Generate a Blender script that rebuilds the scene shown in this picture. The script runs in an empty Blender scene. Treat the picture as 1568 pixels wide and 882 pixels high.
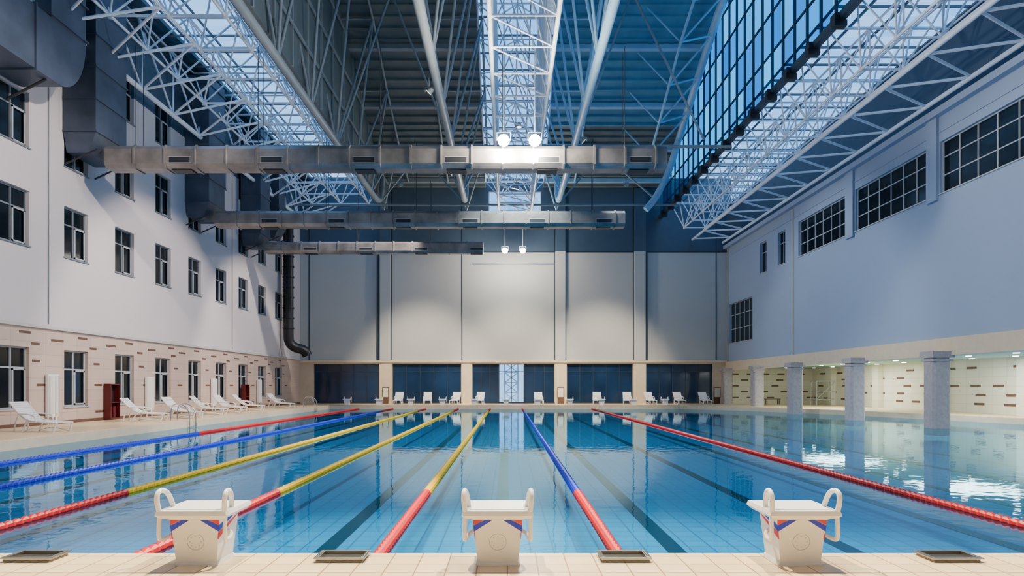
import bpy, math, random
from mathutils import Vector
random.seed(7)
scene = bpy.context.scene
COL = scene.collection

# ------------------------------------------------------------------ materials
def lin(c):
    return tuple(((x/255)/12.92 if x/255 <= 0.04045 else ((x/255+0.055)/1.055)**2.4) for x in c)

def mat(name, rgb, rough=0.6, metal=0.0, var=0.08, nscale=1.5, bump=0.0, bscale=20, emit=None, estr=0, spec=None):
    m = bpy.data.materials.new(name); m.use_nodes = True
    nt = m.node_tree; b = nt.nodes['Principled BSDF']
    c = lin(rgb)
    tc = nt.nodes.new('ShaderNodeTexCoord')
    nz = nt.nodes.new('ShaderNodeTexNoise'); nz.inputs['Scale'].default_value = nscale
    nz.inputs['Detail'].default_value = 4
    nt.links.new(tc.outputs['Object'], nz.inputs['Vector'])
    rp = nt.nodes.new('ShaderNodeValToRGB')
    rp.color_ramp.elements[0].position = 0.3; rp.color_ramp.elements[1].position = 0.7
    rp.color_ramp.elements[0].color = (*[x*(1-var) for x in c], 1)
    rp.color_ramp.elements[1].color = (*[min(1, x*(1+var)) for x in c], 1)
    nt.links.new(nz.outputs['Fac'], rp.inputs['Fac'])
    nt.links.new(rp.outputs['Color'], b.inputs['Base Color'])
    b.inputs['Roughness'].default_value = rough
    b.inputs['Metallic'].default_value = metal
    if spec is not None: b.inputs['Specular IOR Level'].default_value = spec
    if bump:
        n2 = nt.nodes.new('ShaderNodeTexNoise'); n2.inputs['Scale'].default_value = bscale
        nt.links.new(tc.outputs['Object'], n2.inputs['Vector'])
        bp = nt.nodes.new('ShaderNodeBump'); bp.inputs['Strength'].default_value = bump
        bp.inputs['Distance'].default_value = 0.02
        nt.links.new(n2.outputs['Fac'], bp.inputs['Height']); nt.links.new(bp.outputs['Normal'], b.inputs['Normal'])
    if emit:
        b.inputs['Emission Color'].default_value = (*emit, 1); b.inputs['Emission Strength'].default_value = estr
    return m

def tilemat(name, c1, c2, mortar, w, h, ms, rough=0.4, swz='XY', bump=0.3, offset=0.0, msmooth=0.1):
    m = bpy.data.materials.new(name); m.use_nodes = True
    nt = m.node_tree; b = nt.nodes['Principled BSDF']
    tc = nt.nodes.new('ShaderNodeTexCoord'); sp = nt.nodes.new('ShaderNodeSeparateXYZ'); cb = nt.nodes.new('ShaderNodeCombineXYZ')
    nt.links.new(tc.outputs['Object'], sp.inputs[0])
    nt.links.new(sp.outputs[swz[0]], cb.inputs[0]); nt.links.new(sp.outputs[swz[1]], cb.inputs[1])
    br = nt.nodes.new('ShaderNodeTexBrick')
    br.offset = offset; br.squash = 1
    br.inputs['Scale'].default_value = 1.0
    br.inputs['Color1'].default_value = (*lin(c1), 1); br.inputs['Color2'].default_value = (*lin(c2), 1)
    br.inputs['Mortar'].default_value = (*lin(mortar), 1)
    br.inputs['Brick Width'].default_value = w; br.inputs['Row Height'].default_value = h
    br.inputs['Mortar Size'].default_value = ms; br.inputs['Mortar Smooth'].default_value = msmooth
    nt.links.new(cb.outputs[0], br.inputs['Vector'])
    nt.links.new(br.outputs['Color'], b.inputs['Base Color'])
    b.inputs['Roughness'].default_value = rough
    if bump:
        bp = nt.nodes.new('ShaderNodeBump'); bp.inputs['Strength'].default_value = bump; bp.inputs['Distance'].default_value = 0.01
        bp.invert = True
        nt.links.new(br.outputs['Fac'], bp.inputs['Height']); nt.links.new(bp.outputs['Normal'], b.inputs['Normal'])
    return m

def schlick(nt, f0, normal=None, top=0.98):
    lw = nt.nodes.new('ShaderNodeLayerWeight'); lw.inputs['Blend'].default_value = 0.5
    pw = nt.nodes.new('ShaderNodeMath'); pw.operation = 'POWER'; pw.inputs[1].default_value = 5
    ma = nt.nodes.new('ShaderNodeMath'); ma.operation = 'MULTIPLY_ADD'; ma.inputs[1].default_value = top-f0; ma.inputs[2].default_value = f0
    nt.links.new(lw.outputs['Facing'], pw.inputs[0]); nt.links.new(pw.outputs[0], ma.inputs[0])
    if normal: nt.links.new(normal, lw.inputs['Normal'])
    return ma.outputs[0]

def glassmat(name, tint, refl=(0.9, 0.95, 1), rough=0.02, f0=0.04, top=0.6, varc=None, swz='YZ', bw=1.25, rh=2.0):
    m = bpy.data.materials.new(name); m.use_nodes = True
    nt = m.node_tree; nt.nodes.clear()
    out = nt.nodes.new('ShaderNodeOutputMaterial'); mx = nt.nodes.new('ShaderNodeMixShader')
    tr = nt.nodes.new('ShaderNodeBsdfTransparent'); gl = nt.nodes.new('ShaderNodeBsdfGlossy')
    tr.inputs['Color'].default_value = (*tint, 1)
    gl.inputs['Color'].default_value = (*refl, 1); gl.inputs['Roughness'].default_value = rough
    if varc:
        tc = nt.nodes.new('ShaderNodeTexCoord'); sp = nt.nodes.new('ShaderNodeSeparateXYZ'); cb = nt.nodes.new('ShaderNodeCombineXYZ')
        nt.links.new(tc.outputs['Object'], sp.inputs[0])
        nt.links.new(sp.outputs[swz[0]], cb.inputs[0]); nt.links.new(sp.outputs[swz[1]], cb.inputs[1])
        br = nt.nodes.new('ShaderNodeTexBrick'); br.offset = 0
        br.inputs['Scale'].default_value = 1; br.inputs['Brick Width'].default_value = bw; br.inputs['Row Height'].default_value = rh
        br.inputs['Mortar Size'].default_value = 0
        br.inputs['Color1'].default_value = (*tint, 1); br.inputs['Color2'].default_value = (*varc, 1)
        nt.links.new(cb.outputs[0], br.inputs['Vector']); nt.links.new(br.outputs['Color'], tr.inputs['Color'])
    nt.links.new(schlick(nt, f0, None, top), mx.inputs[0]); nt.links.new(tr.outputs[0], mx.inputs[1]); nt.links.new(gl.outputs[0], mx.inputs[2])
    nt.links.new(mx.outputs[0], out.inputs[0])
    return m

M = {}
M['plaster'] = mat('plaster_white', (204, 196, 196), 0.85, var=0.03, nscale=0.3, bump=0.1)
M['pinktile'] = tilemat('beige_wall_tile', (202, 180, 166), (196, 173, 159), (170, 148, 136), 0.9, 0.45, 0.008, swz='YZ')
M['farplaster'] = mat('panel_far', (190, 189, 182), 0.8, var=0.03, nscale=0.3)
M['cladding_and_shade'] = mat('metal_cladding_and_shade', (74, 92, 108), 0.5, metal=0.2, var=0.05)  # metal on side walls; on the far wall mostly shade painted as colour
M['beige'] = mat('beige_stone', (224, 204, 172), 0.6, var=0.05, nscale=3)
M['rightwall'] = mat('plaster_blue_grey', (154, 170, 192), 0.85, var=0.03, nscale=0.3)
M['deck'] = tilemat('deck_tile', (240, 214, 168), (230, 200, 154), (160, 124, 86), 0.25, 0.25, 0.006, rough=0.35)
M['pooltile'] = tilemat('pool_floor_tile', (0, 128, 182), (0, 120, 176), (0, 84, 138), 0.33, 0.33, 0.014, rough=0.5, bump=0)
M['darkline'] = mat('lane_mark_tile', (4, 30, 58), 0.4, nscale=6)
M['roof'] = mat('roof_panel_grey', (98, 108, 108), 0.55, metal=0.1, var=0.1)
M['roofblue'] = mat('roof_panel_teal', (78, 140, 168), 0.5, metal=0.1, var=0.1)
M['steel'] = mat('painted_steel', (132, 142, 146), 0.45, metal=0.0)
M['steelw'] = mat('painted_steel_white', (230, 236, 242), 0.4, metal=0.0)
M['steelb'] = mat('painted_steel_blue', (146, 188, 214), 0.4, metal=0.0)
M['duct'] = mat('galvanised_duct', (146, 140, 134), 0.42, metal=0.6, var=0.35, nscale=1.2)
M['ductdark'] = mat('dark_duct', (74, 84, 100), 0.45, metal=0.4, var=0.25, nscale=1.0)
M['dark'] = mat('dark_metal', (32, 34, 38), 0.5)
M['blackrub'] = mat('black_pipe', (16, 16, 18), 0.45)
M['frame'] = mat('window_frame', (176, 180, 184), 0.4)
M['framem'] = mat('window_frame_grey', (112, 120, 126), 0.4)
M['framed'] = mat('window_frame_dark', (40, 54, 68), 0.4)
M['dglass'] = mat('dark_glass', (12, 20, 28), 0.12, var=0.3, nscale=0.8, spec=0.35)
M['nglass'] = mat('navy_glass', (24, 50, 82), 0.1, var=0.4, nscale=0.4, spec=0.5)
M['skyglass'] = glassmat('skylight_glass', (0.85, 0.95, 1.0), varc=(0.42, 0.74, 1.0), swz='XY', bw=1.48, rh=1.6, top=.3)
M['blueglass'] = glassmat('blue_glass', (0.01, 0.24, 0.55), varc=(0.08, 0.72, 1.0), top=.15)
M['clear'] = glassmat('clear_glass', (0.8, 0.9, 1.0))
M['white'] = mat('white_plastic', (242, 240, 236), 0.32, var=0.02)
M['red'] = mat('red_plastic', (205, 0, 4), 0.45, var=0.05, nscale=10)
M['yellow'] = mat('yellow_plastic', (255, 192, 0), 0.5, var=0.03, nscale=10, spec=.3)
M['blue'] = mat('blue_plastic', (0, 34, 190), 0.45, var=0.05, nscale=10)
M['redbox'] = mat('red_cabinet', (88, 14, 18), 0.4)
M['chrome'] = mat('chrome_steel', (205, 208, 210), 0.15, metal=1.0)
M['traysteel'] = mat('tray_steel', (150, 146, 136), 0.25, metal=0.9)
M['brown'] = mat('brown_tile', (100, 72, 56), 0.5)
M['cream'] = tilemat('cream_wall_tile', (236, 232, 214), (230, 226, 206), (208, 204, 184), 1.0, 0.5, 0.01, swz='YZ', bump=0.1)
M['marble'] = mat('marble_column', (176, 168, 168), 0.3, var=0.13, nscale=7)
M['aceil'] = mat('alcove_ceiling', (150, 196, 190), 0.6)
M['lamp'] = mat('lamp_lens', (255, 250, 235), 0.3, emit=(1.0, 0.9, 0.72), estr=160)
M['lampdim'] = mat('washer_lens', (255, 250, 235), 0.3, emit=(1.0, 0.93, 0.8), estr=3)
M['downl'] = mat('downlight_lens', (255, 255, 250), 0.3, emit=(0.95, 1.0, 1.0), estr=12)
M['yellowpipe'] = mat('gas_pipe_yellow', (176, 156, 110), 0.5)

def watermat():
    m = bpy.data.materials.new('pool_water'); m.use_nodes = True
    nt = m.node_tree; nt.nodes.clear()
    out = nt.nodes.new('ShaderNodeOutputMaterial'); mx = nt.nodes.new('ShaderNodeMixShader')
    tr = nt.nodes.new('ShaderNodeBsdfTransparent'); gl = nt.nodes.new('ShaderNodeBsdfGlossy')
    tr.inputs['Color'].default_value = (0.42, 0.93, 0.98, 1)
    gl.inputs['Color'].default_value = (0.62, 0.88, 1, 1); gl.inputs['Roughness'].default_value = 0.02
    tc = nt.nodes.new('ShaderNodeTexCoord')
    nz = nt.nodes.new('ShaderNodeTexNoise'); nz.inputs['Scale'].default_value = 3.4; nz.inputs['Detail'].default_value = 1.5
    bp = nt.nodes.new('ShaderNodeBump'); bp.inputs['Strength'].default_value = 0.07; bp.inputs['Distance'].default_value = 0.035
    nt.links.new(tc.outputs['Object'], nz.inputs['Vector'])
    nt.links.new(nz.outputs['Fac'], bp.inputs['Height'])
    nt.links.new(bp.outputs[0], gl.inputs['Normal'])
    nt.links.new(schlick(nt, .02, bp.outputs[0], .95), mx.inputs[0]); nt.links.new(tr.outputs[0], mx.inputs[1]); nt.links.new(gl.outputs[0], mx.inputs[2])
    nt.links.new(mx.outputs[0], out.inputs[0])
    return m
M['water'] = watermat()

# ------------------------------------------------------------------ mesh builder
class MB:
    def __init__(s): s.v = []; s.f = []; s.m = []; s.s = []
    def add(s, vs, fs, m=0, smooth=False):
        o = len(s.v); s.v += [tuple(p) for p in vs]
        for f in fs: s.f.append([i+o for i in f]); s.m.append(m); s.s.append(smooth)
    def box(s, x0, x1, y0, y1, z0, z1, m=0):
        if x0 > x1: x0, x1 = x1, x0
        if y0 > y1: y0, y1 = y1, y0
        if z0 > z1: z0, z1 = z1, z0
        vs = [(x0,y0,z0),(x1,y0,z0),(x1,y1,z0),(x0,y1,z0),(x0,y0,z1),(x1,y0,z1),(x1,y1,z1),(x0,y1,z1)]
        s.add(vs, [(0,3,2,1),(4,5,6,7),(0,1,5,4),(1,2,6,5),(2,3,7,6),(3,0,4,7)], m)
    def mbox(s, mp, u0, u1, v0, v1, w0, w1, m=0):
        a = mp(u0, v0, w0); b = mp(u1, v1, w1)
        s.box(a[0], b[0], a[1], b[1], a[2], b[2], m)
    def hexa(s, bot, top, m=0):
        s.add(list(bot)+list(top), [(0,3,2,1),(4,5,6,7),(0,1,5,4),(1,2,6,5),(2,3,7,6),(3,0,4,7)], m)
    def tube(s, a, b, r, n=6, m=0, r2=None):
        a = Vector(a); b = Vector(b); d = b-a
        if d.length < 1e-5: return
        d.normalize(); r2 = r if r2 is None else r2
        up = Vector((0,0,1)) if abs(d.z) < 0.9 else Vector((1,0,0))
        p = d.cross(up).normalized(); q = d.cross(p)
        vs = []
        for c, rr in ((a, r), (b, r2)):
            for i in range(n):
                t = 2*math.pi*i/n; vs.append(c+p*math.cos(t)*rr+q*math.sin(t)*rr)
        fs = [(i, (i+1) % n, n+(i+1) % n, n+i) for i in range(n)]
        s.add(vs, fs, m, True)
        s.add(vs, [tuple(range(n))[::-1], tuple(range(n, 2*n))], m)
    def path(s, pts, r, n=8, m=0, sub=0):
        P = [Vector(p) for p in pts]
        for _ in range(sub):
            Q = [P[0]]
            for i in range(len(P)-1):
                Q.append(P[i]*0.75+P[i+1]*0.25); Q.append(P[i]*0.25+P[i+1]*0.75)
            Q.append(P[-1]); P = Q
        vs = []; pn = None
        for i, c in enumerate(P):
            d = (P[min(i+1, len(P)-1)]-P[max(i-1, 0)]).normalized()
            if pn is None:
                up = Vector((0,0,1)) if abs(d.z) < 0.9 else Vector((1,0,0)); pn = d.cross(up).normalized()
            else: pn = (pn-d*pn.dot(d)).normalized()
            q = d.cross(pn)
            for k in range(n):
                t = 2*math.pi*k/n; vs.append(c+pn*math.cos(t)*r+q*math.sin(t)*r)
        fs = []
        for i in range(len(P)-1):
            for k in range(n): fs.append((i*n+k, i*n+(k+1) % n, (i+1)*n+(k+1) % n, (i+1)*n+k))
        s.add(vs, fs, m, True)
        L = (len(P)-1)*n
        s.add(vs, [tuple(range(n))[::-1], tuple(range(L, L+n))], m)
    def prism(s, pts, z0, z1, m=0):
        n = len(pts)
        vs = [(x, y, z0) for x, y in pts]+[(x, y, z1) for x, y in pts]
        fs = [tuple(range(n))[::-1], tuple(range(n, 2*n))]+[(i, (i+1) % n, n+(i+1) % n, n+i) for i in range(n)]
        s.add(vs, fs, m)
    def build(s, name, mats, parent=None, loc=(0,0,0), rot=0, bevel=0):
        me = bpy.data.meshes.new(name); me.from_pydata(s.v, [], s.f)
        for x in mats: me.materials.append(M[x])
        me.polygons.foreach_set('material_index', s.m); me.polygons.foreach_set('use_smooth', s.s)
        me.update()
        return place(me, name, loc, rot, parent, bevel)
def place(me, name, loc, rot=0, parent=None, bevel=0):
    o = bpy.data.objects.new(name, me); COL.objects.link(o); o.location = loc; o.rotation_euler = (0, 0, rot)
    if parent: o.parent = parent
    if bevel:
        b = o.modifiers.new('bev', 'BEVEL'); b.width = bevel; b.segments = 2; b.limit_method = 'ANGLE'
    return o

mapX = lambda X, sg: (lambda u, v, w: (X+sg*w, u, v))
mapY = lambda Y, sg: (lambda u, v, w: (u, Y+sg*w, v))
def wall(mb, mp, u0, u1, v0, v1, holes, w0, w1, m=0):
    vs = sorted({v0, v1} | {h[2] for h in holes if v0 < h[2] < v1} | {h[3] for h in holes if v0 < h[3] < v1})
    for a, b in zip(vs[:-1], vs[1:]):
        mid = (a+b)/2; hs = sorted([h for h in holes if h[2] < mid < h[3]]); c = u0
        for h in hs:
            if h[0] > c: mb.mbox(mp, c, h[0], a, b, w0, w1, m)
            c = max(c, h[1])
        if c < u1: mb.mbox(mp, c, u1, a, b, w0, w1, m)

WN = [0]
def window(mp, u0, u1, v0, v1, cols, tr=0.62, fm='frame', gm='dglass', fw=0.06, depth=-0.22, sash=False):
    WN[0] += 1
    mb = MB()
    d0, d1 = depth, depth+0.09
    mb.mbox(mp, u0, u0+fw, v0, v1, d0, d1); mb.mbox(mp, u1-fw, u1, v0, v1, d0, d1)
    mb.mbox(mp, u0+fw, u1-fw, v0, v0+fw, d0, d1); mb.mbox(mp, u0+fw, u1-fw, v1-fw, v1, d0, d1)
    for i in range(1, cols):
        u = u0+(u1-u0)*i/cols
        mb.mbox(mp, u-fw/2, u+fw/2, v0+fw, v1-fw, d0, d1-0.01)
    if tr:
        for t in (tr if isinstance(tr, (list, tuple)) else [tr]):
            v = v0+(v1-v0)*t
            mb.mbox(mp, u0+fw, u1-fw, v-fw/2, v+fw/2, d0, d1-0.02)
    mb.mbox(mp, u0+fw*.5, u1-fw*.5, v0+fw*.5, v1-fw*.5, d0+0.02, d0+0.04, 1)
    mb.mbox(mp, u0-0.04, u1+0.04, v0-0.05, v0, -0.15, 0.05)      # sill
    if sash:     # openable sash with lighter frame
        um = (u0+u1)/2; vt = v0+(v1-v0)*tr
        for a, b in ((um+.03, um+.09), (u1-.12, u1-.06)): mb.mbox(mp, a, b, v0+.06, vt-.03, d1, d1+.03, 2)
        for a, b in ((v0+.06, v0+.12), (vt-.09, vt-.03)): mb.mbox(mp, um+.03, u1-.06, a, b, d1, d1+.03, 2)
    return mb.build('window_%d' % WN[0], [fm, gm, 'frame'])

XL, XR, YF, YB = -17.8, 18.8, 56.0, -4.0
WAT = -0.30; BOT = -0.85; PX0 = -13.9; PY0 = 5.86; PY1 = 51.0

# ------------------------------------------------------------------ floor, pool
pool = [(PX0, PY0), (24.5, PY0), (24.5, 29), (24.1, 30.5), (22.6, 35.5), (20.9, 40), (19, 43.9), (17.4, 46.5), (15.7, 48.6), (13.5, PY1), (PX0, PY1)]
mb = MB()
mb.prism([(XL-.4, YB), (26.4, YB), (26.4, PY0), (XL-.4, PY0)], -1.2, 0)
mb.prism([(XL-.4, PY0), (PX0, PY0), (PX0, YF+.4), (XL-.4, YF+.4)], -1.2, 0)
mb.prism([(PX0, PY1), (13.5, PY1), (15.7, 48.6), (17.4, 46.5), (19, 43.9), (20.9, 40), (22.6, 35.5), (24.1, 30.5), (24.5, 29), (24.5, PY0), (26.4, PY0), (26.4, YF+.4), (PX0, YF+.4)], -1.2, 0)
mb.build('floor', ['deck'])
mb = MB(); mb.prism(pool, BOT-0.1, BOT); mb.build('pool_basin_floor', ['pooltile'])
mb = MB()
n = len(pool)
for i in range(n):      # waterline band tiles
    a, b = Vector((*pool[i], 0)), Vector((*pool[(i+1) % n], 0)); d = (b-a).normalized(); nn = Vector((-d.y, d.x, 0))
    for z0, z1, mi in ((BOT, WAT, 1), (WAT, -.02, 0)):
        mb.hexa([(a.x, a.y, z0), (b.x, b.y, z0), (b.x+nn.x*.03, b.y+nn.y*.03, z0), (a.x+nn.x*.03, a.y+nn.y*.03, z0)],
                [(a.x, a.y, z1), (b.x, b.y, z1), (b.x+nn.x*.03, b.y+nn.y*.03, z1), (a.x+nn.x*.03, a.y+nn.y*.03, z1)], mi)
mb.build('pool_side_lining', ['beige', 'pooltile'])
mb = MB()
for k in range(-5, 7):
    x = -0.1+2.5*k
    if x < PX0+.5: continue
    y1 = 49 if x < 13 else 44
    mb.box(x-.13, x+.13, PY0+2, y1, BOT, BOT+.006)
    mb.box(x-.5, x+.5, PY0+2, PY0+2.25, BOT, BOT+.007); mb.box(x-.5, x+.5, y1-.25, y1, BOT, BOT+.007)
mb.build('pool_lane_marking', ['darkline'])
mb = MB(); mb.add([(x, y, WAT) for x, y in pool], [tuple(range(n))]); mb.build('pool_water', ['water'])

# lane ropes
def rope(x, segs):
    mb = MB(); N = 10; step = 0.07
    names = ['red', 'yellow', 'blue', 'white']
    y = PY0+.05; i = 0
    verts = []
    while y < PY1-.05:
        verts.append((y, 0.075 if i % 2 else 0.045)); y += step; i += 1
    vs = []
    for y, r in verts:
        for k in range(N):
            t = 2*math.pi*k/N; vs.append((x+r*math.cos(t), y, WAT+.01+r*math.sin(t)))
    mb.v += vs
    for i in range(len(verts)-1):
        ym = verts[i][0]; c = segs[-1][1]
        for lim, cc in segs:
            if ym < lim: c = cc; break
        for k in range(N):
            mb.f.append([i*N+k, i*N+(k+1) % N, (i+1)*N+(k+1) % N, (i+1)*N+k]); mb.m.append(names.index(c)); mb.s.append(False)
    mb.build('lane_rope', names)
E = 10.9; F = PY1-5
rope(-1.35, [(E, 'red'), (F, 'yellow'), (99, 'red')])
rope(-3.85, [(E, 'red'), (F, 'yellow'), (99, 'red')])
rope(-6.38, [(E, 'red'), (F, 'yellow'), (99, 'red')])
rope(-8.95, [(E, 'red'), (F, 'blue'), (99, 'red')])
rope(-11.6, [(24.5, 'blue'), (99, 'red')])
rope(1.17, [(E, 'red'), (F, 'blue'), (99, 'red')])
rope(6.6, [(99, 'red')])

# ------------------------------------------------------------------ left wall
LM = mapX(XL, 1)
cent = [23.57+3.405*k for k in range(-5, 9)]
rows = [(0.67, 2.95), (6.7, 8.75), (10.35, 12.4), (13.9, 16.0)]
holes = [(c-.75, c+.75, a, b) for c in cent for a, b in rows]
mb = MB()
wall(mb, LM, YB, YF+.4, 0, 3.76, holes, -.4, 0.0, 1)
wall(mb, LM, YB, YF+.4, 3.76, 15.2, holes, -.4, 0.0, 0)
wall(mb, LM, YB, YF+.4, 15.2, 19.2, holes, -.4, 0.0, 2)
mb.build('wall_left', ['plaster', 'pinktile', 'cladding_and_shade'])
for h in holes: window(LM, *h, 2, tr=0.66, fm='framem' if h[2] > 1 else 'frame', sash=True)
mb = MB(); mb.mbox(LM, YB, YF, 3.70, 3.82, 0, .1); mb.build('trim_left_ledge', ['farplaster'])
mb = MB()
for c in cent:
    for dz, du, ln in ((3.25, -1.6, .7), (3.05, .9, .45), (3.45, .2, .6), (.35, 1.2, .6), (2.4, 1.15, .4), (1.5, 1.3, .5)):
        u = c+du+random.uniform(-.3, .3)
        mb.mbox(LM, u, u+ln, dz, dz+.09, 0, .012)
mb.build('accent_tile_strips', ['brown'])
mb = MB(); mb.mbox(LM, YB, YF, 0, .12, 0, .03); mb.build('baseboard_left', ['brown'])
mb = MB()
for c in (25.3, 42.2): mb.tube((XL+.03, c, 3.9), (XL+.03, c, 14.8), .018, 6, 0 if c > 30 else 1)
mb.build('drain_pipe_run', ['yellowpipe', 'framem'])

# ------------------------------------------------------------------ far wall
FM = mapY(YF, -1)
bays = [(-16.6, -11.0), (-9.85, -3.97), (-3.0, 4.03), (5.1, 10.75), (11.9, 17.6)]
mb = MB()
wall(mb, FM, XL-.4, 26.4, 0, 3.62, [(a, b, 0.08, 3.4) for a, b in bays], -.4, 0, 1)
wall(mb, FM, XL-.4, XR+.4, 3.62, 13.0, [], -.4, 0, 0)
wall(mb, FM, XL-.4, XR+.4, 13.0, 19.3, [(-1.6, 2.9, 15.6, 18.2)], -.4, 0, 2)  # darker upper band: mostly dimmer light up there, put into the colour
mb.build('wall_far', ['farplaster', 'beige', 'cladding_and_shade'])
for i, (a, b) in enumerate(bays):
    if i == 2:
        window(FM, a, -.75, .08, 3.4, 3, tr=0.8, fm='framed', gm='nglass')
        window(FM, -.75, 1.45, .08, 3.4, 2, tr=0.8, fm='framed', gm='clear')
        window(FM, 1.45, b, .08, 3.4, 3, tr=0.8, fm='framed', gm='nglass')
    else: window(FM, a, b, .08, 3.4, 5, tr=0.8, fm='framed', gm='nglass')
window(FM, -1.6, 2.9, 15.6, 18.2, 4, tr=[.33, .66], fm='steelw', gm='skyglass')
mb = MB()
mb.mbox(FM, XL, XR, 3.5, 3.7, 0, .22)
for a, b in ((-11.0, -9.85), (-3.97, -3.0), (4.03, 5.1), (10.75, 11.9)): mb.mbox(FM, a+.05, b-.05, 0, 3.5, 0, .12)
mb.build('trim_far_ledge', ['beige'])
mb = MB()
for x in (-17.0, -11.0, -9.9, -3.9, 4.03, 5.0, 10.8, 11.9, 17.9):
    mb.mbox(FM, x-.04, x+.04, 3.7, 18.5, 0, .03, 1)
for a, b in ((-10.9, -10.0), (4.1, 4.95), (10.85, 11.85)): mb.mbox(FM, a, b, 3.7, 13, 0, .25, 0); mb.mbox(FM, a, b, 13, 18.4, 0, .25, 2)  # pilasters above the band take the same painted-in shade
for a in (-11.06, 11.9): mb.mbox(FM, a-.1, a+.06, 3.7, 13, 0, .28, 1)
mb.mbox(FM, XL, XR, 12.95, 13.05, 0, .06, 1); mb.mbox(FM, -3.0, 4.0, 11.9, 11.98, 0, .03, 1)
mb.build('pilaster_far', ['farplaster', 'framed', 'cladding_and_shade'])
mb = MB()   # lattice tower outside
for zz in [i*.9 for i in range(0, 6)]:
    for sx in (-.6, .6):
        mb.tube((.35-sx, 58.5, zz), (.35+sx, 58.5, zz+.9), .05)
    mb.tube((-.25, 58.5, zz), (.95, 58.5, zz), .05)
for sx in (-.25, .95): mb.tube((sx, 58.5, -.2), (sx, 58.5, 5.5), .08)
mb.build('lattice_tower', ['steelw'])

# ------------------------------------------------------------------ right wall + alcove
RM = mapX(XR, -1)
rh = [(5.5, 12.2, 9.85, 12.1), (13.2, 20.0, 9.85, 12.1), (21, 28.4, 9.85, 12.1), (29.2, 35.3, 9.85, 12.1), (36.2, 42.2, 9.85, 12.1), (44.2, 45.4, 9.85, 12.1), (47.4, 48.6, 9.85, 12.1), (50.1, 55.3, 5.1, 8.4)]
mb = MB()
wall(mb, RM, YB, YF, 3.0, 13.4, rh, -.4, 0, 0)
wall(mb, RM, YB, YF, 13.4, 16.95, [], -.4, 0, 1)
mb.build('wall_right', ['rightwall', 'cladding_and_shade'])
for h in rh:
    w = h[1]-h[0]; window(RM, *h, 2 if w < 2 else int(round(w/1.05)), tr=[.35, .7] if w > 2 else .66, fm='frame', fw=.05)
mb = MB()
for a, b in ((28.45, 29.15), (35.35, 36.15), (20.05, 20.95)): mb.mbox(RM, a, b, 9.6, 13.2, 0, .12)
mb.build('pilaster_right', ['rightwall'])
mb = MB()
mb.mbox(RM, YB, YF, 2.8, 3.55, 0, .15); mb.build('trim_right_fascia', ['beige'])
mb = MB(); mb.mbox(RM, YB, YF, 13.2, 13.5, 0, .3); mb.mbox(RM, YB, YF, 12.5, 12.56, 0, .04)
mb.build('trim_right_cornice', ['rightwall'])
mb = MB(); mb.tube((XR-.04, 42.9, 3.6), (XR-.04, 42.9, 13.2), .022); mb.tube((XR-.07, 55.6, 3.6), (XR-.07, 55.6, 13.2), .04)
mb.build('gas_pipe', ['yellowpipe'])
# alcove
mb = MB(); mb.box(26, 26.4, YB, YF+.4, -.1, 3.2); mb.build('wall_alcove_right', ['cream'])
mb = MB(); mb.box(XR, 26, YF-.35, YF-.02, 0, 3.0); mb.build('wall_alcove_far', ['cream'])
mb = MB(); mb.box(XR-.1, 26.4, YB, YF+.4, 2.98, 3.2); mb.build('ceiling_alcove', ['aceil'])
mb = MB()
for r in range(5):
    z = .45+r*.5
    y = 20+random.random()*1.5+(r % 2)*1.0
    while y < 55:
        if random.random() < .8: mb.box(25.97, 26, y, y+.75, z, z+.12)
        y += random.choice((1.7, 2.2, 2.8))
    x = 19.1+(r % 2)*.8
    while x < 25.6:
        mb.box(x, x+.6, YF-.38, YF-.35, z, z+.12); x += random.choice((1.3, 1.7))
mb.build('alcove_accent_tiles', ['brown'])
for y in (21.25, 27.9, 34.5, 41.7, 48.0, 54.6, 14.6):
    mb = MB()
    base = -0.6 if y < 43 else 0
    w = .38
    mb.prism([(-w, -w+.1), (-w+.1, -w), (w-.1, -w), (w, -w+.1), (w, w-.1), (w-.1, w), (-w+.1, w), (-w, w-.1)], base, 2.7)
    mb.prism([(-w-.08, -w-.08), (w+.08, -w-.08), (w+.08, w+.08), (-w-.08, w+.08)], 2.7, 2.98, 0)
    mb.prism([(-w-.04, -w-.04), (w+.04, -w-.04), (w+.04, w+.04), (-w-.04, w+.04)], 2.55, 2.64, 0)
    mb.build('marble_column', ['marble', 'beige'], loc=(18.35, y, 0))
mb = MB()
for y in range(8, 56, 3):
    for x in (20.3, 22.6, 24.9): mb.tube((x, y, 2.95), (x, y, 2.98), .13, 12)
mb.build('ceiling_downlight_array', ['downl'])
mb = MB()
for y in (26, 32.5, 39, 45.5, 52): mb.box(25.6, 26, y-.35, y+.35, 0, 2.98)
mb.build('alcove_pilaster', ['cream'])
mb = MB(); mb.box(XL-.4, 26.4, YB-.4, YB, 0, 29); mb.build('wall_back', ['farplaster'])

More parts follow.
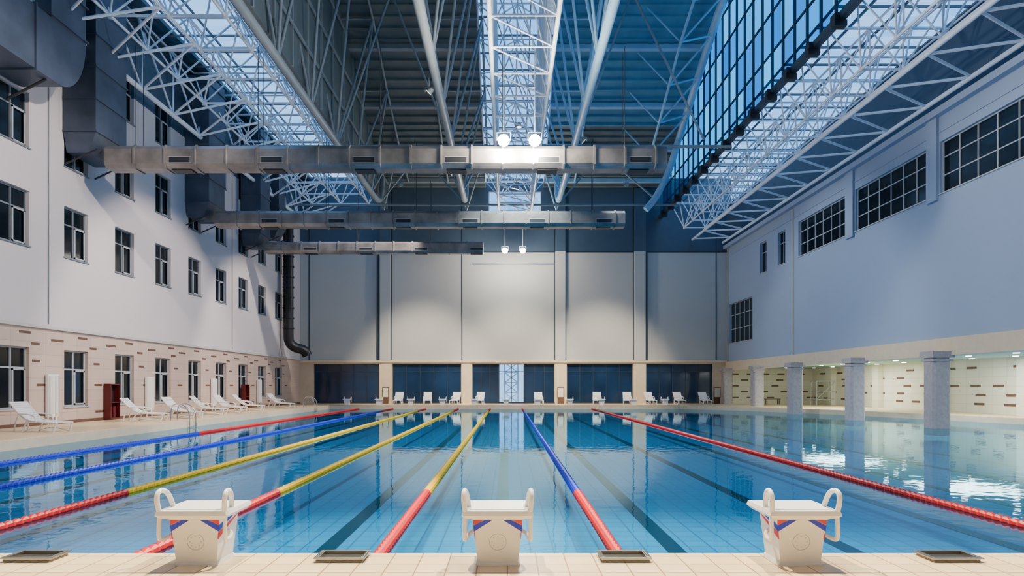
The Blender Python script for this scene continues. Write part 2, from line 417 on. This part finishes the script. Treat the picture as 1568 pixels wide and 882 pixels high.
# ------------------------------------------------------------------ roof
RP = [(-4, 28.5), (20, 28.5), (30, 27.6), (39.3, 24.7), (44, 22.5), (47.9, 20.7), (56, 18.5)]
def zr(y):
    for (a, za), (b, zb) in zip(RP[:-1], RP[1:]):
        if y <= b: return za+(zb-za)*(y-a)/(b-a)
    return RP[-1][1]
XA, XB, SK0, SK1 = -10.2, 13.1, -1.9, 3.1
ys = [YB+i*1.0 for i in range(61)]
mb = MB()
def slab(mb, x0, x1, y0, y1, t, m=0, off=0):
    mb.hexa([(x0, y0, zr(y0)+off), (x1, y0, zr(y0)+off), (x1, y1, zr(y1)+off), (x0, y1, zr(y1)+off)],
            [(x0, y0, zr(y0)+t+off), (x1, y0, zr(y0)+t+off), (x1, y1, zr(y1)+t+off), (x0, y1, zr(y1)+t+off)], m)
for a, b in zip(ys[:-1], ys[1:]):
    slab(mb, XA, SK0, a, b, .2, 0); slab(mb, SK1, XB, a, b, .2, 1 if b < 49 else 0)
y = YB
while y < YF-.3:
    slab(mb, XA, SK0, y, y+.14, .14, 0, -.14); slab(mb, SK1, XB, y, y+.14, .14, 1 if y < 48.5 else 0, -.14)
    y += .7
mb.build('ceiling', ['roof', 'roofblue'])
mb = MB()   # purlins
for i in range(13):
    y = 4+i*4.2
    slab(mb, XA, SK0, y, y+.2, .3, 0, -.42); slab(mb, SK1, XB, y, y+.2, .3, 1, -.42)
mb.build('ceiling_purlins', ['steel', 'steelb'])
mb = MB()
for a, b in zip(ys[:-1], ys[1:]):
    mb.add([(SK0, a, zr(a)+.1), (SK0, b, zr(b)+.1), (SK1, b, zr(b)+.1), (SK1, a, zr(a)+.1)], [(0, 1, 2, 3)])
mb.build('window_roof_center', ['skyglass'])
mb = MB()
for i in range(50):
    y = 0+i*1.15
    if y < 55.8: slab(mb, SK0, SK1, y, y+.07, .08, 0, 0)
for k in range(7):
    x = SK0+.04+(SK1-SK0-.08)*k/6
    for a, b in zip(ys[:-1], ys[1:]): slab(mb, x-.035, x+.035, a, b, .08, 0, 0)
mb.build('skylight_mullions', ['framem'])
# left raised side wall
mb = MB()
for a, b in zip(ys[:-1], ys[1:]):
    mb.hexa([(XA-.15, a, 16.6), (XA, a, 16.6), (XA, b, 16.6), (XA-.15, b, 16.6)], [(XA-.15, a, zr(a)), (XA, a, zr(a)), (XA, b, zr(b)), (XA-.15, b, zr(b))])
mb.build('wall_clerestory_left', ['roof'])
mb = MB()   # studs on the raised wall
y = 2
while y < YF: mb.box(XA, XA+.1, y-.06, y+.06, 16.6, zr(y)-.1); y += 2.4
for z in (18.5, 21, 23.5, 26):
    ye = max([yy for yy in ys if zr(yy) >= z+.2] or [0]); mb.box(XA+.1, XA+.18, YB, ye, z-.06, z+.06)
mb.build('clerestory_wall_girts', ['steel'])
# right glass clerestory
mb = MB()
for a, b in zip(ys[:-1], ys[1:]):
    mb.add([(XB, a, 16), (XB, a, zr(a)), (XB, b, zr(b)), (XB, b, 16)], [(0, 1, 2, 3)])
mb.build('window_clerestory_right', ['blueglass'])
mb = MB()
y = YB
while y < YF:
    mb.box(XB-.06, XB+.04, y-.05, y+.05, 16, zr(y)); y += 1.25
for z in (18, 20, 22, 24, 26, 28):
    ye = max([yy for yy in ys if zr(yy) >= z] or [0])
    mb.box(XB-.04, XB+.04, YB, ye, z-.04, z+.04)
mb.box(XB-.15, XB+.15, YB, YF, 15.85, 16.1)
mb.build('clerestory_mullions', ['framed'])
mb = MB()
y = 8
while y < YF-.5:
    mb.box(XB-.35, XB+.15, y-.15, y+.15, 15.55, 15.8); mb.box(XB-.35, XB-.2, y-.2, y+.2, 15.8, 16.05); y += 2.2
mb.build('clerestory_bracket', ['dark'])
# side skylights
def flatsky(name, x0, x1, z, nx, dy, m='framem'):
    mb = MB(); mb.add([(x0, YB, z), (x0, YF, z), (x1, YF, z), (x1, YB, z)], [(0, 1, 2, 3)]); mb.build('window_roof_'+name, ['skyglass'])
    mb = MB()
    for k in range(nx+1):
        x = x0+.05+(x1-x0-.1)*k/nx; mb.box(x-.04, x+.04, YB, YF, z-.1, z-.01)
    y = YB
    while y < YF: mb.box(x0, x1, y-.035, y+.035, z-.1, z-.01); y += dy
    mb.build('skylight_mullions_'+name, [m])
flatsky('left', XL, XA-.2, 19.15, 5, 1.6)
flatsky('right', XB+.1, XR, 16.9, 4, 1.6)
mb = MB(); mb.box(XL-.4, XL+1.0, YB, YF, 19.2, 19.4); mb.build('ceiling_edge_left', ['roof'])

# ------------------------------------------------------------------ trusses
def spaceframe(name, xs_top, zt, xs_bot, zb, y0, y1, dy, r, m):
    mb = MB(); nY = int((y1-y0)/dy)
    T = {}; B = {}
    for j in range(nY+1):
        y = y0+j*dy
        for i, x in enumerate(xs_top): T[i, j] = Vector((x, y, zt(y)))
    for j in range(nY):
        y = y0+(j+.5)*dy
        for i, x in enumerate(xs_bot): B[i, j] = Vector((x, y, zb(y)))
    for (i, j), p in T.items():
        if (i+1, j) in T: mb.tube(p, T[i+1, j], r, 5)
        if (i, j+1) in T: mb.tube(p, T[i, j+1], r, 5)
    lim = abs(xs_top[1]-xs_top[0])*.75+.2
    for (i, j), p in B.items():
        if (i+1, j) in B: mb.tube(p, B[i+1, j], r, 5)
        if (i, j+1) in B: mb.tube(p, B[i, j+1], r*1.2, 5)
        for k in T:
            if k[1] in (j, j+1):
                q = T[k]
                if abs(q.x-p.x) < lim: mb.tube(p, q, r*.8, 5)
        mb.tube(p-Vector((0, 0, .1)), p+Vector((0, 0, .1)), r*1.9, 6)
    mb.build(name, [m])
spaceframe('space_frame_left', [-17.4, -15.0, -12.6, -10.5], lambda y: 18.85, [-16.2, -13.8, -11.5], lambda y: 16.6, 6, YF-.3, 2.75, .055, 'steelw')
spaceframe('space_frame_center', [-1.8, .6, 3.0], lambda y: zr(y)-.45, [-.65, 1.85], lambda y: zr(y)-2.3, 6, YF-.3, 2.2, .055, 'steelw')
spaceframe('space_frame_right', [13.5, 15.3, 17.1, 18.6], lambda y: 16.6, [14.3, 16.0], lambda y: 14.3, 6, YF-.3, 2.4, .05, 'steelw')
mb = MB()
for x in (-.65, 1.85):
    mb.tube((x, 4, 14.9), (x, 54.5, 14.9), .09, 8)
y = 6
while y < 53:
    for x in (-.65, 1.85):
        mb.tube((x, y, 14.9), (x, y+1.1, zr(y+1.1)-2.3), .05, 5); mb.tube((x, y+2.2, 14.9), (x, y+1.1, zr(y+1.1)-2.3), .05, 5)
    mb.tube((-.65, y, 14.9), (1.85, y, 14.9), .05, 5); mb.tube((-.65, y, 14.9), (1.85, y+2.2, 14.9), .04, 5)
    mb.tube((1.85, y, 14.9), (-.65, y+1.1, zr(y+1.1)-2.3), .04, 5)
    y += 2.2
mb.build('roof_truss_center', ['steelw'])
def bigtruss(x, m, dx=1.7):
    mb = MB()
    mb.path([(x, 2, 15.5), (x, 46, 15.5), (x, 48.5, 15.5), (x, 50.2, 15.7), (x, 51.2, 16.6), (x, 51.6, 18)], .21, 10, sub=2)
    y = 4
    while y < 48:
        t = y+2.4
        for s in (-1, 1):
            q = (x+s*dx, t, zr(t)-.4)
            mb.tube((x, y, 15.5), q, .075, 6); mb.tube((x, y+4.8, 15.5), q, .075, 6)
            mb.tube(q, (x+s*dx, t+4.8, zr(t+4.8)-.4), .08, 6)
        mb.tube((x-dx, t, zr(t)-.4), (x+dx, t, zr(t)-.4), .06, 6)
        y += 4.8
    mb.build('roof_truss', [m])
bigtruss(XA+.35, 'steel', 1.6); bigtruss(-3.25, 'steel'); bigtruss(3.9, 'steelb')
mb = MB()   # arched truss at right glass
pts = [(10.6, 50, 15.0), (11.3, 50, 15.8), (12.2, 49.4, 17.6), (12.6, 48.2, 19.6), (12.7, 44, 21.8), (12.7, 39.3, 24.0), (12.7, 30, 27), (12.7, 18, 28)]
mb.path(pts, .26, 10, sub=2)
for i in range(12):
    y = 49-i*2.8
    def hz(yy, off): return zr(yy)-off
    mb.tube((12.7, y, hz(y, .8)), (10.4, y-1.4, hz(y-1.4, 2.6)), .065, 6); mb.tube((10.4, y-1.4, hz(y-1.4, 2.6)), (12.7, y-2.8, hz(y-2.8, .8)), .065, 6)
    mb.tube((10.4, y-1.4, hz(y-1.4, 2.6)), (10.4, y-4.2, hz(y-4.2, 2.6)), .09, 6)
    mb.tube((10.4, y-1.4, hz(y-1.4, 2.6)), (8.4, y-1.4, hz(y-1.4, .5)), .05, 6)
mb.build('roof_truss_arched', ['steelb'])
mb = MB()
for y in (38.2, 50.5):
    mb.tube((XL+.3, y, 15.5), (XB, y, 15.5), .1, 8)
    mb.tube((XA+.2, y, 15.5), (XA+3.4, y, zr(y)-.5), .07); mb.tube((-3.25, y, 15.5), (XA+3.4, y, zr(y)-.5), .07)
    mb.tube((3.9, y, 15.5), (7.3, y, zr(y)-.5), .07); mb.tube((11.5, y, 15.9), (7.3, y, zr(y)-.5), .07)
mb.build('roof_tie_beam', ['steel'])
mb = MB()   # right wall raking struts + long chord
mb.tube((15.8, 4, 14.0), (15.8, YF-.2, 14.0), .1, 8); mb.tube((18.4, 4, 13.75), (18.4, YF-.2, 13.75), .1, 8)
y = 5
while y < YF-3:
    mb.tube((15.8, y, 14.0), (18.5, y+1.4, 13.8), .06); mb.tube((18.5, y+1.4, 13.8), (15.8, y+2.8, 14.0), .06)
    y += 2.8
mb.build('edge_truss_right', ['steelw'])
mb = MB()
mb.tube((-16.9, 4, 15.2), (-16.9, YF-.2, 15.2), .12, 8)
y = 5
while y < YF-3:
    mb.tube((-16.9, y, 15.2), (-17.6, y+1.4, 18.6), .055); mb.tube((-17.6, y+1.4, 18.6), (-16.9, y+2.8, 15.2), .055)
    mb.tube((-16.9, y, 15.2), (-13.8, y+1.4, 16.6), .06); mb.tube((-13.8, y+1.4, 16.6), (-16.9, y+2.8, 15.2), .06)
    y += 2.8
mb.build('edge_truss_left', ['steelw'])

# ------------------------------------------------------------------ ducts
def duct(y, x0, x1, h, z=10.9):
    mb = MB(); c = .18*h; hw = h/2
    def sec(x, k):
        a = hw*k; q = c
        return [(x, y-a+q, z-a), (x, y+a-q, z-a), (x, y+a, z-a+q), (x, y+a, z+a-q), (x, y+a-q, z+a), (x, y-a+q, z+a), (x, y-a, z+a-q), (x, y-a, z-a+q)]
    def ring(xa, xb, k, m):
        vs = sec(xa, k)+sec(xb, k)
        mb.add(vs, [(i, (i+1) % 8, 8+(i+1) % 8, 8+i) for i in range(8)]+[tuple(range(8))[::-1], tuple(range(8, 16))], m)
    ring(x0, x1, 1.0, 0)
    x = x0+1.2; i = 0
    while x < x1:
        ring(x-.035, x+.035, 1.09, 0)
        if i % 3 == 1:
            mb.box(x+.2, x+1.0, y-hw*.55, y+hw*.55, z-hw-.05, z-hw+.01, 1)
            yf = y-hw-.012
            mb.box(x+.15, x+1.08, yf, yf+.02, z-hw*.62, z-hw*.58, 2); mb.box(x+.15, x+1.08, yf, yf+.02, z-hw*.1, z-hw*.06, 2)
            mb.box(x+.2, x+1.03, yf+.004, yf+.02, z-hw*.58, z-hw*.1, 1)
        if i % 4 == 0: mb.tube((x, y-hw*.6, z+hw), (x, y-hw*.6, 15.4), .014, 5, 1); mb.tube((x, y+hw*.6, z+hw), (x, y+hw*.6, 15.4), .014, 5, 1)
        x += 1.25; i += 1
    return mb.build('ventilation_duct', ['duct', 'dark', 'frame'])
duct(27, -16.4, 6.5, .92, 10.85); duct(37, -16.4, 6.6, .88); duct(44.5, -16.4, -1.65, .76)
def riser(y0, y1, zb, zt):
    mb = MB(); xa, xb = XL+.05, XL+1.35
    mb.box(xa, xb, y0, y1, zb+.8, zt)
    mb.hexa([(xa, y0+.2, zb), (xb-.4, y0+.2, zb), (xb-.4, y1-.1, zb), (xa, y1-.1, zb)], [(xa, y0, zb+.8), (xb, y0, zb+.8), (xb, y1, zb+.8), (xa, y1, zb+.8)])
    z = zb+.8
    while z < zt: mb.box(xa, xb+.05, y0-.05, y1+.05, z-.03, z+.03); z += 1.3
    for yy in (y0+.1, y1-.1): mb.tube((xa, yy, zb-.5), (xb, yy, zb+.1), .04, 5, 1)
    mb.build('duct_riser', ['ductdark', 'dark'])
riser(26.1, 28.2, 10.9, 18.7); riser(36.0, 38, 10.9, 18.7); riser(43.5, 45.3, 10.9, 18.7); riser(47, 48.4, 12.2, 18.7)
mb = MB()   # big duct with curved elbow running along the wall
mb.box(XL+.05, -16.2, 14, 23.6, 12.4, 14.6)
N = 8
vs = []
for i in range(N+1):
    a = math.pi/2*i/N
    vs.append((23.6+1.5*math.sin(a), 14.6-2.2*math.cos(a)))
poly = [(23.6, 14.6)]+vs
k = len(poly)
mb.add([(XL+.05, p[0], p[1]) for p in poly]+[(-16.2, p[0], p[1]) for p in poly], [tuple(range(k)), tuple(range(k, 2*k))[::-1]]+[(i, k+i, k+(i+1) % k, (i+1) % k) for i in range(k)])
mb.box(XL+.05, -16.2, 23.2, 25.1, 14.6, 18.6)
for y in (15.2, 17, 18.8, 20.6, 22.4): mb.box(XL+.05, -16.13, y-.03, y+.03, 12.33, 14.67)
for z in (14.7, 16, 17.3): mb.box(XL+.05, -16.13, 23.1, 25.2, z-.03, z+.03)
for y in (20, 23.2): mb.tube((XL+.03, y, 11.7), (-16.4, y, 12.4), .05, 5, 1)
mb.build('elbow_duct', ['ductdark', 'dark'])
mb = MB()
mb.path([(-17.1, 51, 15), (-17.1, 51, 12), (-17.1, 51, 5.6), (-17.1, 51.1, 4.9), (-16.7, 51.3, 4.5), (-16.0, 51.5, 4.35), (-15.8, 51.6, 3.9)], .38, 14, sub=2)
z = 6
while z < 15: mb.tube((-17.1, 51, z-.05), (-17.1, 51, z+.05), .44, 14); z += .8
mb.build('black_vent_pipe', ['blackrub'])

# ------------------------------------------------------------------ start blocks
def block_mesh():
    mb = MB()
    def fr(z0, z1, x0, y00, y01, x1, y10, y11, m=0):
        mb.hexa([(-x0, y00, z0), (x0, y00, z0), (x0, y01, z0), (-x0, y01, z0)], [(-x1, y10, z1), (x1, y10, z1), (x1, y11, z1), (-x1, y11, z1)], m)
    fr(0, .03, .185, -.17, .17, .175, -.165, .165)
    fr(.03, .385, .17, -.16, .16, .205, -.19, .2)
    fr(.385, .405, .205, -.19, .2, .235, -.22, .24)
    fr(.405, .435, .265, -.24, .24, .295, -.27, .27)
    fr(.435, .472, .295, -.27, .27, .285, -.26, .26)
    fr(.472, .480, .23, -.21, .22, .225, -.205, .215)
    def yb(z): return -.16-.03*(z-.03)/.355-.003      # rear face surface
    def xs(z): return .17+.035*(z-.03)/.355+.003      # side face surface
    for s in (-1, 1):
        def quad(pts, m):
            vs = [(s*x, yb(z), z) for x, z in pts]+[(s*x, yb(z)+.004, z) for x, z in pts]
            mb.add(vs, [(0,1,2,3),(7,6,5,4),(0,1,5,4),(1,2,6,5),(2,3,7,6),(3,0,4,7)], m)
        quad([(.197, .290), (.201, .338), (.110, .383), (.050, .383)], 1)
        quad([(.201, .345), (.204, .383), (.140, .383), (.125, .381)], 2)
        def quads(pts, m):
            vs = [(s*xs(z), y, z) for y, z in pts]+[(s*(xs(z)-.004), y, z) for y, z in pts]
            mb.add(vs, [(0,1,2,3),(7,6,5,4),(0,1,5,4),(1,2,6,5),(2,3,7,6),(3,0,4,7)], m)
        quads([(-.185, .290), (-.187, .340), (.02, .385), (.10, .385)], 1)
        quads([(-.184, .225), (-.186, .280), (.12, .36), (.17, .37)], 2)
        X = s*.268
        mb.path([(X, -.24, .46), (X+s*.01, -.262, .55), (X+s*.012, -.25, .618), (X+s*.008, -.19, .636), (X, -.12, .61), (X-s*.01, -.08, .55), (X-s*.02, -.05, .47)], .021, 10, sub=2)
        X = s*.272
        mb.path([(X, -.23, .42), (X, -.24, .33), (X, -.24, .25), (X, -.2, .218), (X-s*.02, -.05, .235), (X-s*.06, 0, .255), (X-s*.09, 0, .265)], .018, 8, sub=2)
    ring = []
    for k in range(25):
        t = 2*math.pi*k/24; zz = .2+.07*math.sin(t)
        ring.append((.07*math.cos(t), yb(zz)+.001, zz))
    mb.path(ring, .0025, 5, 3)
    for k in range(8):
        t = 2*math.pi*k/8; zz = .2+.045*math.sin(t)
        mb.tube((.045*math.cos(t), yb(zz), zz), (.05*math.cos(t), yb(zz), zz+.004), .004, 5, 3)
    me = bpy.data.meshes.new('starting_block'); me.from_pydata(mb.v, [], mb.f)
    for x in ('white', 'blue', 'red', 'frame'): me.materials.append(M[x])
    me.polygons.foreach_set('material_index', mb.m); me.polygons.foreach_set('use_smooth', mb.s)
    return me
BM = block_mesh()
for x in (-2.6, -.08, 2.45): place(BM, 'starting_block', (x, 5.62, 0), 0, bevel=.007)
for k in range(-5, 6): place(BM, 'starting_block', (-.1+2.5*k, PY1+.35, 0), math.pi, bevel=.007)

# trays
mb = MB()
mb.box(-.2, .2, -.12, .12, .001, .012); mb.box(-.2, .2, -.12, -.10, .012, .04); mb.box(-.2, .2, .10, .12, .012, .04)
mb.box(-.2, -.18, -.10, .10, .012, .04); mb.box(.18, .2, -.10, .10, .012, .04)
mb.box(-.22, .22, -.14, -.12, .03, .04); mb.box(-.22, .22, .12, .14, .03, .04); mb.box(-.22, -.2, -.12, .12, .03, .04); mb.box(.2, .22, -.12, .12, .03, .04)
tme = bpy.data.meshes.new('foot_tray'); tme.from_pydata(mb.v, [], mb.f); tme.materials.append(M['traysteel'])
for x in (-4.1, -1.43, 1.01, 3.83): place(tme, 'steel_foot_tray', (x, 5.68, 0), 0, bevel=.003)

# ------------------------------------------------------------------ loungers
def lounger_mesh():
    mb = MB(); W = .31
    prof = [(-.85, .30), (-.3, .33), (.25, .36), (.62, .66), (.9, .98)]     # +x = head
    for s in (-1, 1):
        mb.path([(u, s*W, z) for u, z in prof], .032, 8, sub=1)
        mb.path([(-.8, s*W, .3), (-.78, s*(W+.01), .15), (-.72, s*(W+.02), 0)], .028, 6)
        mb.path([(.25, s*W, .34), (.35, s*(W+.01), .15), (.42, s*(W+.02), 0)], .028, 6)
        mb.path([(-.72, s*(W+.01), .02), (-.1, s*W, .16), (.42, s*(W+.01), .02)], .022, 6, sub=1)
        mb.path([(-.1, s*(W+.02), .33), (-.08, s*(W+.03), .52), (.1, s*(W+.03), .58), (.5, s*(W+.02), .60)], .028, 6, sub=1)
        mb.path([(.6, s*W*.8, .64), (.75, s*W*.8, .3), (.8, s*W*.8, 0)], .024, 6)
    for (u0, z0), (u1, z1) in zip(prof[:-1], prof[1:]):
        L = math.hypot(u1-u0, z1-z0); n = max(2, int(L/.085))
        for i in range(n):
            t = (i+.5)/n; du = (u1-u0)/L*.034; dz = (z1-z0)/L*.034
            u = u0+(u1-u0)*t; z = z0+(z1-z0)*t
            mb.hexa([(u-du, -W, z-dz), (u+du, -W, z+dz), (u+du, W, z+dz), (u-du, W, z-dz)], [(u-du-dz*.3, -W, z-dz+.015), (u+du-dz*.3, -W, z+dz+.015), (u+du-dz*.3, W, z+dz+.015), (u-du-dz*.3, W, z-dz+.015)])
    me = bpy.data.meshes.new('sun_lounger'); me.from_pydata(mb.v, [], mb.f); me.materials.append(M['white'])
    me.polygons.foreach_set('use_smooth', mb.s)
    return me
LMsh = lounger_mesh()
for i, (x, y) in enumerate([(-15.25, 21.4), (-15.5, 28), (-15.1, 30.4), (-15.6, 34.2), (-15.6, 36.8), (-15.6, 39.5), (-15.4, 44.5)]): place(LMsh, 'sun_lounger', (x, y, 0), math.pi+(.12 if i % 2 else -.15))
for x in (-9, -6.6, -4.3, -2.3, 2.6, 7.4, 9.9, 11.8, 14.2, 16.3): place(LMsh, 'sun_lounger', (x, 53.9, 0), math.pi/2+random.uniform(-.15, .15))

# radiators, cabinets, ladders, benches
for y in (25.4, 32.3, 39.4, 46.6, 19):
    mb = MB()
    mb.box(-.02, .1, -.3, .3, .3, 1.95)
    for k in range(7): mb.box(.1, .13, -.28+k*.085, -.24+k*.085, .34, 1.9)
    for yy in (-.25, .21): mb.box(.0, .05, yy, yy+.04, 0, .3)
    mb.build('wall_radiator', ['white'], loc=(XL+.06, y, 0), bevel=.006)
for y in (29.1, 43.9):
    mb = MB()
    mb.box(0, .3, -.35, -.3, .05, 1.6); mb.box(0, .3, .3, .35, .05, 1.6); mb.box(0, .3, -.3, .3, 1.55, 1.6); mb.box(0, .3, -.3, .3, .05, .1); mb.box(0, .03, -.3, .3, .1, 1.55, 1)
    mb.box(.0, .28, -.3, .3, .75, .79)
    for yy in (-.15, .1): mb.tube((.15, yy, .1), (.15, yy, .6), .08, 10); mb.tube((.15, yy, .6), (.15, yy, .68), .03, 8, 1)
    mb.build('fire_hose_cabinet', ['redbox', 'dark'], loc=(XL+.04, y, 0))
for y in (28.6, 47):
    mb = MB()
    for s in (-.28, .28):
        mb.path([(-.7, s, 0), (-.7, s, .5), (-.55, s, .72), (-.2, s, .72), (.12, s, .4), (.12, s, -.5)], .024, 8, sub=2)
    for z in (-.25, -.45): mb.box(.08, .16, -.28, .28, z-.015, z+.015)
    mb.build('pool_ladder', ['chrome'], loc=(PX0, y, 0))
mb = MB()
for x in (0, 1.4):
    for y in (0, .9): mb.tube((x, y, 0), (x, y, 1.9), .025)
for z in (.5, 1.1, 1.85):
    for y in (0, .9): mb.tube((0, y, z), (1.4, y, z), .02)
    for x in (0, 1.4): mb.tube((x, 0, z), (x, .9, z), .02)
mb.tube((0, 0, .5), (1.4, 0, 1.85), .018); mb.box(0, 1.4, 0, .9, 1.85, 1.9)
mb.build('scaffold_tower', ['steel'], loc=(23.2, 49, 0))
mb = MB(); mb.box(-.6, .6, -.2, .2, .42, .47)
for x in (-.5, .5):
    for y in (-.15, .15): mb.box(x-.03, x+.03, y-.03, y+.03, 0, .42)
mb.build('wooden_bench', ['brown'], loc=(21.5, 53, 0))
for x in (-10.4, 4.55, 17.9):
    mb = MB(); mb.box(-.28, .28, -.06, 0, .5, 1.4); mb.box(-.22, .22, -.07, -.06, .56, 1.34, 1); mb.box(-.25, .25, -.05, 0, 0, .5)
    mb.build('notice_board', ['brown', 'cream'], loc=(x, YF-.24, 0))

# ------------------------------------------------------------------ floodlights
def light(name, kind, loc, power, color=(1, 1, 1), target=None, size=.3, cone=60, blend=.3, parent=None):
    d = bpy.data.lights.new(name, kind); d.energy = power; d.color = color
    if kind == 'SPOT': d.spot_size = math.radians(cone); d.spot_blend = blend; d.shadow_soft_size = size
    elif kind == 'POINT': d.shadow_soft_size = size
    elif kind == 'AREA': d.size = size
    o = bpy.data.objects.new(name, d); COL.objects.link(o); o.location = loc
    if target: o.rotation_euler = (Vector(target)-Vector(loc)).to_track_quat('-Z', 'Y').to_euler()
    if parent: o.parent = parent
    return o
WARM = (1.0, .86, .62); NEUT = (1, .92, .8)
def flood(x, y, z, tgt, big=True):
    mb = MB(); k = .9 if big else .6
    d = (Vector(tgt)-Vector((x, y, z))).normalized(); c = Vector((x, y, z))
    mb.tube(c-d*.35*k, c-d*.02, .14*k, 14, 0, .27*k); mb.tube(c-d*.02, c+d*.02, .27*k, 14, 0); mb.tube(c+d*.02, c+d*.035, .22*k, 14, 1)
    mb.path([c+Vector((-.3*k, 0, 0)), c+Vector((-.3*k, 0, .35*k)), c+Vector((.3*k, 0, .35*k)), c+Vector((.3*k, 0, 0))], .02, 6)
    mb.tube(c+Vector((0, 0, .35*k)), (x, y, 14.9 if big else z+.7), .02, 6)
    return mb.build('floodlight', ['steel', 'lamp' if big else 'lampdim'])
for y, z, p in ((26.2, 11.35, 1700), (53, 12.5, 900)):
    for x in ((-.15, 1.1) if y < 30 else (-.2, 1.25)):
        f = flood(x, y, z, (x, y-14, z-5))
        light('floodlight_beam', 'POINT', (x, y-.35, z-.25), p, NEUT, size=.25, parent=f)
ZT = 15.0
def washer(x, y, tg, p, c, cone, bl=.35, size=.2):
    f = flood(x, y, ZT, tg, False); s = Vector((x, y, ZT)); s += (Vector(tg)-s).normalized()*.15
    light('washer_beam', 'SPOT', tuple(s), p, c, tg, size, cone, bl, f)
for x in (-7.2, .6, 8.0): washer(x, 44, (x, 56, .6), 13500, (1, .87, .68), 50, .8, .4)
for y, p, c in ((18, 9500, 88), (30, 10500, 60), (41.5, 9500, 54)): washer(-3.6, y, (XL, y+3.5, 1.0), p, (1, .88, .80), c, .4)
for y, p, c in ((20, 4200, 80), (36, 4200, 72)): washer(4.2, y, (XR, y+2.5, 3), p, (.84, .91, 1), c, .6)
for x in (-3.3, 3.9): washer(x, 10, (x*.4, 4.9, 0), 20000, WARM, 60, .5, .12)
for y in (18, 34): washer(0.6, y, (0.6, y+.01, 0), 8000, (.82, .97, 1), 105, .6, .3)
for y in (20, 32, 44):
    light('alcove_lamp', 'AREA', (22.5, y, 2.9), 480, (.96, 1, .95), (22.5, y, 0), 4)

# ------------------------------------------------------------------ world, camera
w = bpy.data.worlds.new('dusk_sky'); scene.world = w; w.use_nodes = True; nt = w.node_tree
bg = nt.nodes['Background']; tc = nt.nodes.new('ShaderNodeTexCoord'); sp = nt.nodes.new('ShaderNodeSeparateXYZ'); rp = nt.nodes.new('ShaderNodeValToRGB')
nt.links.new(tc.outputs['Generated'], sp.inputs[0]); nt.links.new(sp.outputs['Z'], rp.inputs['Fac'])
e = rp.color_ramp.elements; e[0].position = 0.0; e[0].color = (.46, .70, 1.0, 1); e[1].position = .9; e[1].color = (.18, .48, 1.0, 1)
nt.links.new(rp.outputs['Color'], bg.inputs['Color']); bg.inputs['Strength'].default_value = 2.2

cam = bpy.data.cameras.new('camera'); co = bpy.data.objects.new('camera', cam); COL.objects.link(co)
co.location = (0, 0, 1.5); co.rotation_euler = (math.pi/2, 0, 0)
cam.sensor_width = 36; cam.lens = 22.96; cam.shift_x = .0045; cam.shift_y = .0957; cam.clip_end = 300
scene.camera = co
